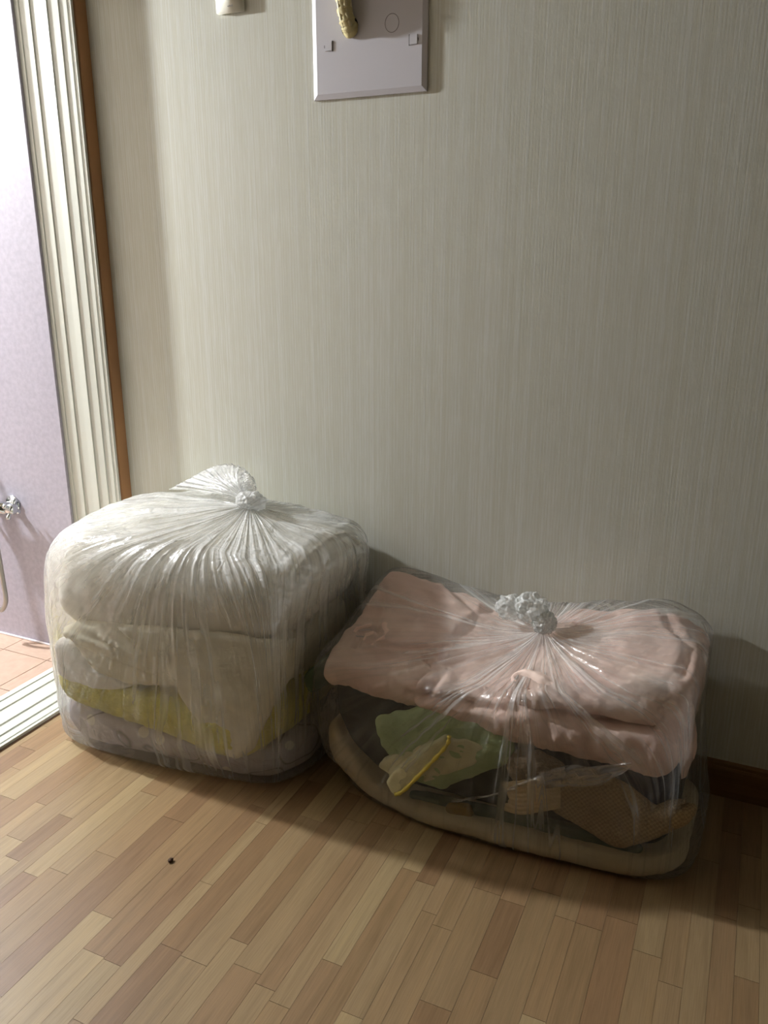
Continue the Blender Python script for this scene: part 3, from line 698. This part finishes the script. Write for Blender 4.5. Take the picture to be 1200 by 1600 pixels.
# green blanket with a cream, yellow-edged fold
gb = fuse([pan2([(588, 1122), (622, 1112), (668, 1108), (740, 1128), (796, 1150), (800, 1186), (742, 1212), (690, 1230), (640, 1212), (612, 1180), (600, 1164)], .0, .016, .03)], .005,
          lambda P, n: fbm(P*14, 3)*.010 + ridge(P*np.array([16, 16, 30]), 2)*.007)
gbo = tag(link('green_blanket', gb, fabric('light_green_fleece', (178, 196, 150), (160, 180, 134), 100, .4)), 'light green blanket crumpled below the pink quilt', 'blanket')
me = fuse([pan2([(698, 1146), (702, 1156), (692, 1176), (668, 1204), (640, 1230), (622, 1241), (612, 1238), (604, 1220), (616, 1202), (640, 1186), (668, 1166)], .024, .009, .012, rnd=.006),
           pan2([(592, 1196), (600, 1184), (640, 1168), (696, 1148), (690, 1176), (650, 1206), (612, 1212)], .012, .009, .012, rnd=.006),
           pan2([(700, 1150), (732, 1152), (764, 1166), (750, 1190), (716, 1204), (684, 1216), (660, 1222), (664, 1206), (690, 1176)], .012, .010, .018, rnd=.01)], .0035, lambda P, n: fbm(P*22, 3)*.004)
tag(link('cream_blanket', me, fabric('cream_fleece', (228, 224, 190), (210, 206, 166), 100, .35)), 'cream blanket corner with a yellow hem over the green blanket', 'blanket')
yl = [a2(702, 1150, .036), a2(699, 1163, .036), a2(680, 1185, .036), a2(655, 1211, .036), a2(630, 1236, .036), a2(618, 1241, .034)]
V, F = tube(catmull(yl, 8, False), [.0045+.001*math.sin(i*1.3) for i in range(41)], 8)
hm = link('hem', mesh('hem', V, F), plain('yellow_binding', (212, 196, 92), .8)); hm.parent = bpy.data.objects['cream_blanket']; hm['label'] = 'yellow hem'
# navy garment behind the knitwear
me = fuse([pan2([(790, 1150), (860, 1150), (960, 1172), (1062, 1184), (1064, 1222), (1028, 1272), (980, 1268), (900, 1240), (820, 1200)], -.030, .028, .03)], .006, lambda P, n: fbm(P*14, 3)*.007)
tag(link('navy_garment', me, fabric('navy_jersey', (40, 42, 58), (32, 34, 48), 80, .3)), 'dark navy garment under the right end of the pink quilt', 'clothing')
# beige knitwear: body, fuzzy collar, ribbed cuff
M_knit = fabric('beige_knit', (196, 172, 134), (184, 160, 124), 140, .8, 1, weave=170)
kn = tag(empty('knit_sweater', tuple(a2(950, 1300))), 'beige knitted sweater with a ribbed cuff in the right bag', 'sweater')
me = fuse([pan2([(862, 1214), (930, 1202), (984, 1226), (1032, 1266), (1060, 1256), (1086, 1240), (1092, 1262), (1078, 1286), (1020, 1310), (972, 1324), (950, 1318), (900, 1284), (858, 1262)], .0, .020, .035, rnd=.015, c=tuple(a2(985, 1272)[[0, 2]]))], .005,
          lambda P, n: fbm(P*12, 3)*.006+fbm(P*90, 1)*.0012)
child(link('body', me, M_knit), kn)
me = fuse([pan2([(790, 1184), (808, 1170), (850, 1176), (880, 1196), (884, 1222), (850, 1232), (810, 1224), (792, 1206)], .004, .026, .04)], .005, lambda P, n: fbm(P*30, 3)*.010+fbm(P*120, 1)*.003)
child(link('fuzzy_collar', me, fabric('brown_fluff', (150, 124, 92), (128, 104, 74), 220, 1.0, 1, sheen=.3)), kn)['label'] = 'fluffy brown collar'
V, F = [], []
cb = [a2(786, 1232), a2(806, 1244), a2(836, 1246), a2(870, 1240)]
for k in range(8):     # the ribs run along the cuff
    t = k/7; s = t-.5
    pts = [a2(784+14*math.sin(PI*t), 1226+t*36, .014), a2(812, 1222+t*48, .030), a2(842, 1220+t*46, .030), a2(876, 1222+t*38, .018)]
    v, f = tube(catmull(pts, 6, False), .0047, 8); o_ = len(V); V += list(v); F += [tuple(i+o_ for i in q_) for q_ in f]
me = fuse([(V, F), pan2([(790, 1234), (804, 1228), (876, 1226), (880, 1256), (826, 1264), (798, 1254)], -.012, .012, .03)], .0024)
child(link('cuff', me, fabric('ribbed_cuff', (214, 194, 156), (200, 178, 140), 120, .4)), kn)['label'] = 'ribbed beige cuff'

# pink quilt: lower roll, left fold, right fold, back ridge, joined into one skin
H2 = rbf([(-.87, 1.60), (-.86, 1.93), (-.75, 1.93), (-.62, 1.93), (-.40, 1.94), (-.12, 1.94), (-.03, 1.93), (-.03, 1.62), (-.10, 1.60), (-.25, 1.59), (-.40, 1.58), (-.55, 1.58), (-.70, 1.58), (-.42, 1.78), (-.65, 1.75), (-.18, 1.75)],
         [.375, .492, .480, .455, .455, .515, .475, .50, .475, .430, .405, .385, .375, .435, .44, .49])
botq = rbf([(-.87, 1.6), (-.7, 1.58), (-.6, 1.58), (-.45, 1.58), (-.3, 1.57), (-.05, 1.6), (0, 1.9), (-.85, 1.9), (-.4, 1.9)], [.305, .30, .288, .272, .268, .262, .28, .36, .30])
left = slab(round_poly([(-.885, 1.575), (-.63, 1.565), (-.60, 1.60), (-.56, 1.93), (-.862, 1.945)], .035, 5), (-.73, 1.73), lambda x, y: botq(x, y)+.0, lambda x, y: H2(x, y)-.004, .03)
mid = slab(round_poly([(-.68, 1.575), (-.42, 1.575), (-.34, 1.60), (-.32, 1.935), (-.68, 1.935)], .06, 5), (-.5, 1.74), lambda x, y: botq(x, y)+.02, lambda x, y: H2(x, y)-.020, .04)
roll = slab(round_poly([(-.64, 1.565), (-.40, 1.550), (-.06, 1.575), (-.045, 1.70), (-.62, 1.72)], .04, 5), (-.34, 1.64), botq, lambda x, y: botq(x, y)+.088+.0*x, .045)
rite = slab(round_poly([(-.42, 1.59), (-.36, 1.572), (-.10, 1.592), (-.055, 1.64), (-.04, 1.94), (-.36, 1.945)], .04, 5), (-.22, 1.75), lambda x, y: botq(x, y)+.096, lambda x, y: H2(x, y)-.004, .04)
side = slab(round_poly([(-.10, 1.60), (-.040, 1.61), (-.022, 1.945), (-.12, 1.945)], .03, 5), (-.065, 1.78), lambda x, y: botq(x, y)+.03, lambda x, y: H2(x, y)-.014, .025)
hang = pan2([(1040, 1120), (1084, 1100), (1086, 1170), (1070, 1215), (1054, 1210), (1044, 1180)], -.05, .018, .02)
def dq(P, n):
    edge = ridge(P*np.array([40, 40, 10])+4, 2)*.005*smooth(.40, .31, P[:, 2])*smooth(1.66, 1.60, P[:, 1])
    big = fbm(P*7+11, 3)*.014 + fbm(P*22+1, 2)*.002; wr = (ridge(P*np.array([10, 15, 15])+3, 2)-.4)*.007
    # tucked folds: deep soft creases on the front
    def crease(pts, wdt, dep):
        d = np.full(len(P), 9.)
        for a, b_ in zip(pts[:-1], pts[1:]):
            a, b_ = np.array(a), np.array(b_); ab = b_-a; t = np.clip(((P-a)@ab)/(ab@ab), 0, 1); d = np.minimum(d, np.linalg.norm(P-(a+t[:, None]*ab), axis=1))
        return -dep*np.exp(-(d/wdt)**2)
    def hit(px, py):
        v = FW + (px-600)/FPX*RT - (py-800)/FPX*UP
        for t in np.arange(1.5/v[1], 1.95/v[1], .002):
            q = np.array([v[0]*t, v[1]*t, CAM_H+v[2]*t])
            if q[1] > 1.56 and q[2] < float(H2(q[0], q[1]))-.004: break
        return q
    def cl(pts, wdt, dep): return crease([hit(*p) for p in pts], wdt, dep) - .45*crease([hit(*p) for p in pts], wdt*2.6, dep)
    c = cl([(556, 1014), (566, 992), (590, 984), (594, 996), (578, 1008)], .009, .022) + cl([(592, 1012), (640, 1012), (690, 1008), (720, 1012)], .008, .018) \
        + cl([(664, 1026), (690, 1048), (682, 1066), (664, 1088)], .011, .024) + cl([(815, 1064), (850, 1078), (900, 1104), (960, 1122), (1020, 1132)], .009, .030) \
        + cl([(640, 1082), (720, 1096), (790, 1112)], .010, .022) + cl([(822, 1072), (832, 1086), (820, 1104), (806, 1108)], .014, .034) \
        + cl([(596, 905), (600, 940), (588, 985)], .010, .012) + cl([(700, 918), (740, 950), (760, 965)], .012, .016) + cl([(880, 960), (905, 975), (960, 962)], .010, .018) \
        + cl([(1038, 950), (1050, 985), (1078, 1010), (1066, 1060), (1070, 1100)], .012, .020) + cl([(850, 1075), (905, 1092), (975, 1112)], .006, .010)
    return big+wr+edge+c
me = fuse([left, mid, roll, rite, side, hang], .005, dq)
tag(link('pink_quilt', me, fabric('pink_cotton', (236, 213, 200), (226, 196, 185), 50, .35)), 'puffy pink quilt folded on top in the right clear bag', 'quilt')

# the second bag
K2 = (-.385, 1.765, .455)
bag2 = tag(empty('plastic_bag', (-.43, 1.74, 0)), 'clear plastic bag knotted on top holding a pink quilt, standing right of the other bag', 'bag')
b2b = round_poly([(-.78, 1.585), (-.627, 1.528), (-.405, 1.525), (-.10, 1.555), (.00, 1.585), (.03, 1.66), (.035, 1.95), (-.80, 1.95)], .06, 6)
b2l = round_poly([(-.912, 1.60), (-.83, 1.555), (-.627, 1.518), (-.405, 1.512), (-.09, 1.545), (-.015, 1.58), (.005, 1.66), (.01, 1.955), (-.875, 1.955)], .06, 6)
b2m = round_poly([(-.925, 1.570), (-.70, 1.530), (-.405, 1.520), (-.08, 1.535), (-.02, 1.58), (-.01, 1.955), (-.88, 1.955)], .05, 6)
b2t = round_poly([(-.905, 1.55), (-.60, 1.535), (-.40, 1.530), (-.08, 1.540), (-.03, 1.58), (-.015, 1.958), (-.875, 1.958)], .05, 6)
M_film2 = film('clear_film', .05, .78, k1=8, k2=20, bump=.7, gloss=.06, facing=.16, milk=(.92, .94, .93))
def dens2(V, r, d): return .75*np.exp(-(r/.17)**1.4)
make_film(K2, [(0, b2b), (.10, b2l), (.27, b2m), (.42, b2t)], lambda x, y: H2(x, y)+.006, M_film2, 'film', bag2, corner=.04, bot_r=.05, amp=.007, Kf=8, neck=.03, neck_r=.07, seed=4.4, densf=dens2)
M_knot2 = film('gathered_clear_film', .34, .5, k1=3, k2=9, bump=.35, gloss=.16, facing=.1, rough=.10, milk=(.93, .95, .93))
for (c, r, sd) in (((K2[0]-.035, K2[1]+.015, K2[2]+.055), .036, 5.), ((K2[0]-.088, K2[1]+.02, K2[2]+.045), .031, 8.)):
    V, F = crumple(c, r, (1, .95, .9), .45, sd, 1.3); child(link('knot_loop', add_fan(mesh('knot_loop', V, F), K2, .4), M_knot2), bag2)
V, F = crumple((K2[0]+.0, K2[1]+.0, K2[2]+.03), .026, (1, .9, 1.0), .4, 3., 2.); child(link('knot', add_fan(mesh('knot', V, F), K2, .6), M_knot2), bag2)
# small crumpled clear bag lying over the sweater
sb = catmull([a2(706, 1250, .03), a2(780, 1236, .03), a2(838, 1212, .034), a2(880, 1196, .036), a2(930, 1196, .036), a2(986, 1190, .034)], 10, False)
V, F = [], []; n_ = len(sb); rows_ = 18
for j in range(rows_+1):
    t = j/rows_
    for i in range(n_):
        u = i/(n_-1); p = sb[i]; wd = .010+.045*smooth(.2, .6, u)*(1-.75*smooth(.8, 1, u))
        q_ = np.array([[p[0]*34, u*3, t*2.2]]); z_ = float(pn(q_)[0]); y_ = float(ridge(np.array([[p[0]*22+5, t*2.5, 1.]]), 2)[0])
        V.append(p+np.array([.012*t*z_, -.012*y_*min(1, t*3+.3)+.010*t, -wd*t+.006*z_]))
for j in range(rows_):
    for i in range(n_-1): a = j*n_+i; F.append((a, a+1, a+n_+1, a+n_))
tag(link('wrapper', add_fan(mesh('wrapper', V, F), tuple(sb[0]), .2), film('thin_wrapper', .14, .6, k1=4, k2=12, bump=.5, gloss=.10, facing=.3, rough=.10)), 'small crumpled clear wrapper with bright glints over the beige sweater', 'wrapper')

# ================================================================== WALL FITTINGS
# cover plate: x -1.095..-.783, z 1.683..1.99
def w_at(px, py, d=.012): return at(px, py, WY-d)
pe = tag(empty('cover_plate', (-.94, WY-.004, 1.83)), 'square pale grey plastic cover plate screwed to the wall, cable coming out', 'plate')
M_plate = plain('grey_abs', (196, 194, 200), .45)
x0, x1, z0, z1 = -1.088, -.786, 1.684, 1.995
hc = w_at(543, 40, .02); hx, hz, hr = hc[0], hc[2], .0225
bm = bmesh.new()
# front face with a round hole: ring of verts around the hole joined to the border
def rect_pt(a):
    c, s = math.cos(a), math.sin(a); t = min(((x1-.012-hx) if c > 0 else (hx-x0-.012))/max(abs(c), 1e-6), ((z1-.012-hz) if s > 0 else (hz-z0-.012))/max(abs(s), 1e-6)); return hx+c*t, hz+s*t
A = sorted([2*PI*k/48 for k in range(48)] + [math.atan2(zz-hz, xx-hx) % (2*PI) for xx in (x0+.012, x1-.012) for zz in (z0+.012, z1-.012)])
FY = WY-.009
v1 = [bm.verts.new((hx+hr*math.cos(a), FY, hz+hr*math.sin(a)*1.05)) for a in A]; v0 = [bm.verts.new((hx+hr*math.cos(a), FY+.008, hz+hr*math.sin(a)*1.05)) for a in A]
v2 = [bm.verts.new((rect_pt(a)[0], FY, rect_pt(a)[1])) for a in A]
def outp(v):
    x, _, z = v.co; cx_, cz_ = (x0+x1)/2, (z0+z1)/2; sx, sz = ((x1-x0)/2)/((x1-x0)/2-.012), ((z1-z0)/2)/((z1-z0)/2-.012); return (cx_+(x-cx_)*sx, cz_+(z-cz_)*sz)
v3 = [bm.verts.new((outp(v)[0], WY-.005, outp(v)[1])) for v in v2]; v4 = [bm.verts.new((v.co.x, WY-.0005, v.co.z)) for v in v3]
n_ = len(A)
for ra, rb in ((v0, v1), (v1, v2), (v2, v3), (v3, v4)):
    for k in range(n_): bm.faces.new((ra[k], ra[(k+1) % n_], rb[(k+1) % n_], rb[k]))
bmesh.ops.recalc_face_normals(bm, faces=bm.faces)
me = bpy.data.meshes.new('plate'); bm.to_mesh(me); bm.free(); child(link('plate', me, M_plate, None, False), pe)
child(link('hole', mesh('hole', *tube([(hx, FY+.0075, hz), (hx, FY+.0082, hz)], .024, 24)), plain('dark_hole', (24, 22, 20), .9)), pe)
M_line = plain('groove', (128, 124, 128), .7)
kc = w_at(611, 35, .014)
ring = [(kc[0]+.0175*math.cos(a), FY-.0002, kc[2]+.0195*math.sin(a)) for a in np.linspace(0, 2*PI, 41)]
V, F = tube(ring, .0007, 6, False); child(link('knockout_ring', mesh('knockout_ring', V, F), M_line), pe)['label'] = 'circular knock-out line'
for (px, s) in ((512, 1), (645, -1)):
    c = w_at(px, 72 if s == 1 else 61, .014)
    child(link('clip', box_mesh('clip', c[0]-.010, c[0]+.010, FY-.0022, FY+.001, c[2]-.0105, c[2]+.0105, .0008), M_plate, None, False), pe)
    child(link('slot', box_mesh('slot', c[0]+s*.0100, c[0]+s*.0118, FY-.0012, FY+.001, c[2]-.0115, c[2]+.0115), plain('slot_dark', (70, 66, 64), .8), None, False), pe)
    child(link('slot', box_mesh('slot', c[0]-s*.0118, c[0]-s*.0106, FY-.0012, FY+.001, c[2]-.003, c[2]+.003), bpy.data.materials['slot_dark'], None, False), pe)
# cable bundle wrapped in masking tape
cpts = catmull([(hx+.004, FY+.006, hz-.004), (hx+.004, FY-.004, hz-.006), (hx+.002, FY-.014, hz+.004), (hx-.003, FY-.019, hz+.03), (hx-.007, FY-.020, hz+.07), (hx-.008, FY-.020, hz+.12), (hx-.006, FY-.020, hz+.20)], 10, False)
V, F = tube(cpts, [.0175+.0016*math.sin(i*.9)+.0012*math.sin(i*2.3)-.004*(i < 8)*(1-i/8) for i in range(len(cpts))], 22)
V = np.array(V, float); V += fbm(V*60, 2)[:, None]*.0022
me = mesh('cable_wrap', V, F)
cb_ = tag(empty('cable', tuple(cpts[0])), 'cream taped cable bundle coming out of the hole in the wall plate', 'cable')
child(link('tape_wrap', me, fabric('masking_tape', (206, 194, 150), (186, 174, 128), 40, .3, .7)), cb_)
for k in range(5):   # separate wires seen as ridges under the tape
    a = 2*PI*k/5+.4; pts = [p+np.array([.0135*math.cos(a), .0135*math.sin(a), 0]) for p in cpts[14:]]
    V, F = tube(pts, .0055, 8); child(link('wire', mesh('wire', V, F), plain('cream_pvc', (200, 190, 150), .5) if k == 0 else bpy.data.materials['cream_pvc']), cb_)
# thermostat / sensor box at the very top
te = tag(empty('wall_switch', (-1.32, WY, 1.94)), 'small cream wall box cut by the top edge, left of the cover plate', 'switch')
child(link('casing', box_mesh('casing', -1.362, -1.283, WY-.013, WY-.0005, 1.902, 1.985, .0015), plain('ivory_abs', (222, 220, 206), .4)), te)
for k in range(4):
    child(link('mark', box_mesh('mark', -1.326+k*.004, -1.3235+k*.004, WY-.0136, WY-.0125, 1.914, 1.9165+.001*(k % 2)), plain('grey_print', (150, 148, 140), .6) if k == 0 else bpy.data.materials['grey_print'], None, False), te)

# ================================================================== SHOWER MIXER on the bathroom wall
FXc, FZc = -2.315, .505
mx_ = tag(empty('shower_mixer', (FXc, BW, FZc)), 'chrome two-handle shower mixer on the lilac bathroom wall', 'tap')
parts = []
parts.append(tube([(FXc-.075, BW-.05, FZc), (FXc+.075, BW-.05, FZc)], .021, 20))
for s in (-1, 1): parts.append(tube([(FXc+s*.05, BW-.001, FZc), (FXc+s*.05, BW-.006, FZc), (FXc+s*.05, BW-.007, FZc), (FXc+s*.05, BW-.05, FZc)], [.03, .03, .014, .014], 20))
parts.append(tube([(FXc, BW-.05, FZc), (FXc, BW-.05, FZc-.045)], .014, 16))
child(link('body', mesh('body', *merge(parts)), M_chrome), mx_)
for s in (-1, 1):
    hp = []
    cx_ = FXc+s*.088
    hp.append(tube([(cx_-s*.012, BW-.05, FZc), (cx_, BW-.05, FZc), (cx_+s*.018, BW-.05, FZc), (cx_+s*.022, BW-.05, FZc)], [.017, .019, .017, .010], 18))
    for k in range(4):
        a = PI/4+PI/2*k+.2; d = np.array([s*.0, math.cos(a), math.sin(a)])
        c = np.array([cx_+s*.006, BW-.05, FZc]); hp.append(tube([c, c+d*.02, c+d*.028, c+d*.034, c+d*.037], [.006, .006, .0085, .0085, .004], 12))
    child(link('handle', mesh('handle', *merge(hp)), M_chrome), mx_)
hs = tag(empty('shower_hose', (FXc, BW-.05, FZc-.045)), 'grey metal shower hose looping below the shower mixer', 'hose')
hpts = catmull([(FXc, BW-.05, FZc-.045), (FXc+.0, BW-.05, FZc-.12), (FXc+.01, BW-.055, FZc-.26), (FXc+.015, BW-.06, FZc-.345), (FXc-.02, BW-.06, FZc-.385), (FXc-.06, BW-.055, FZc-.33), (FXc-.085, BW-.05, FZc-.1), (FXc-.10, BW-.04, FZc+.15), (FXc-.16, BW-.02, FZc+.32)], 16, False)
V, F = tube(hpts, [.0075+.0008*(i % 2) for i in range(len(hpts))], 12); child(link('hose', mesh('hose', V, F), plain('steel_hose', (170, 168, 162), .3, .8)), hs)
# crumb on the floor
V, F = crumple((-1.073, 1.195, .004), .0045, (1, 1.4, .8), .5, 1., 2., 8)
tag(link('crumb', mesh('crumb', V, F), plain('dark_crumb', (70, 46, 26), .8)), 'tiny dark brown crumb on the laminate floor', 'crumb')
print('planks', npk)
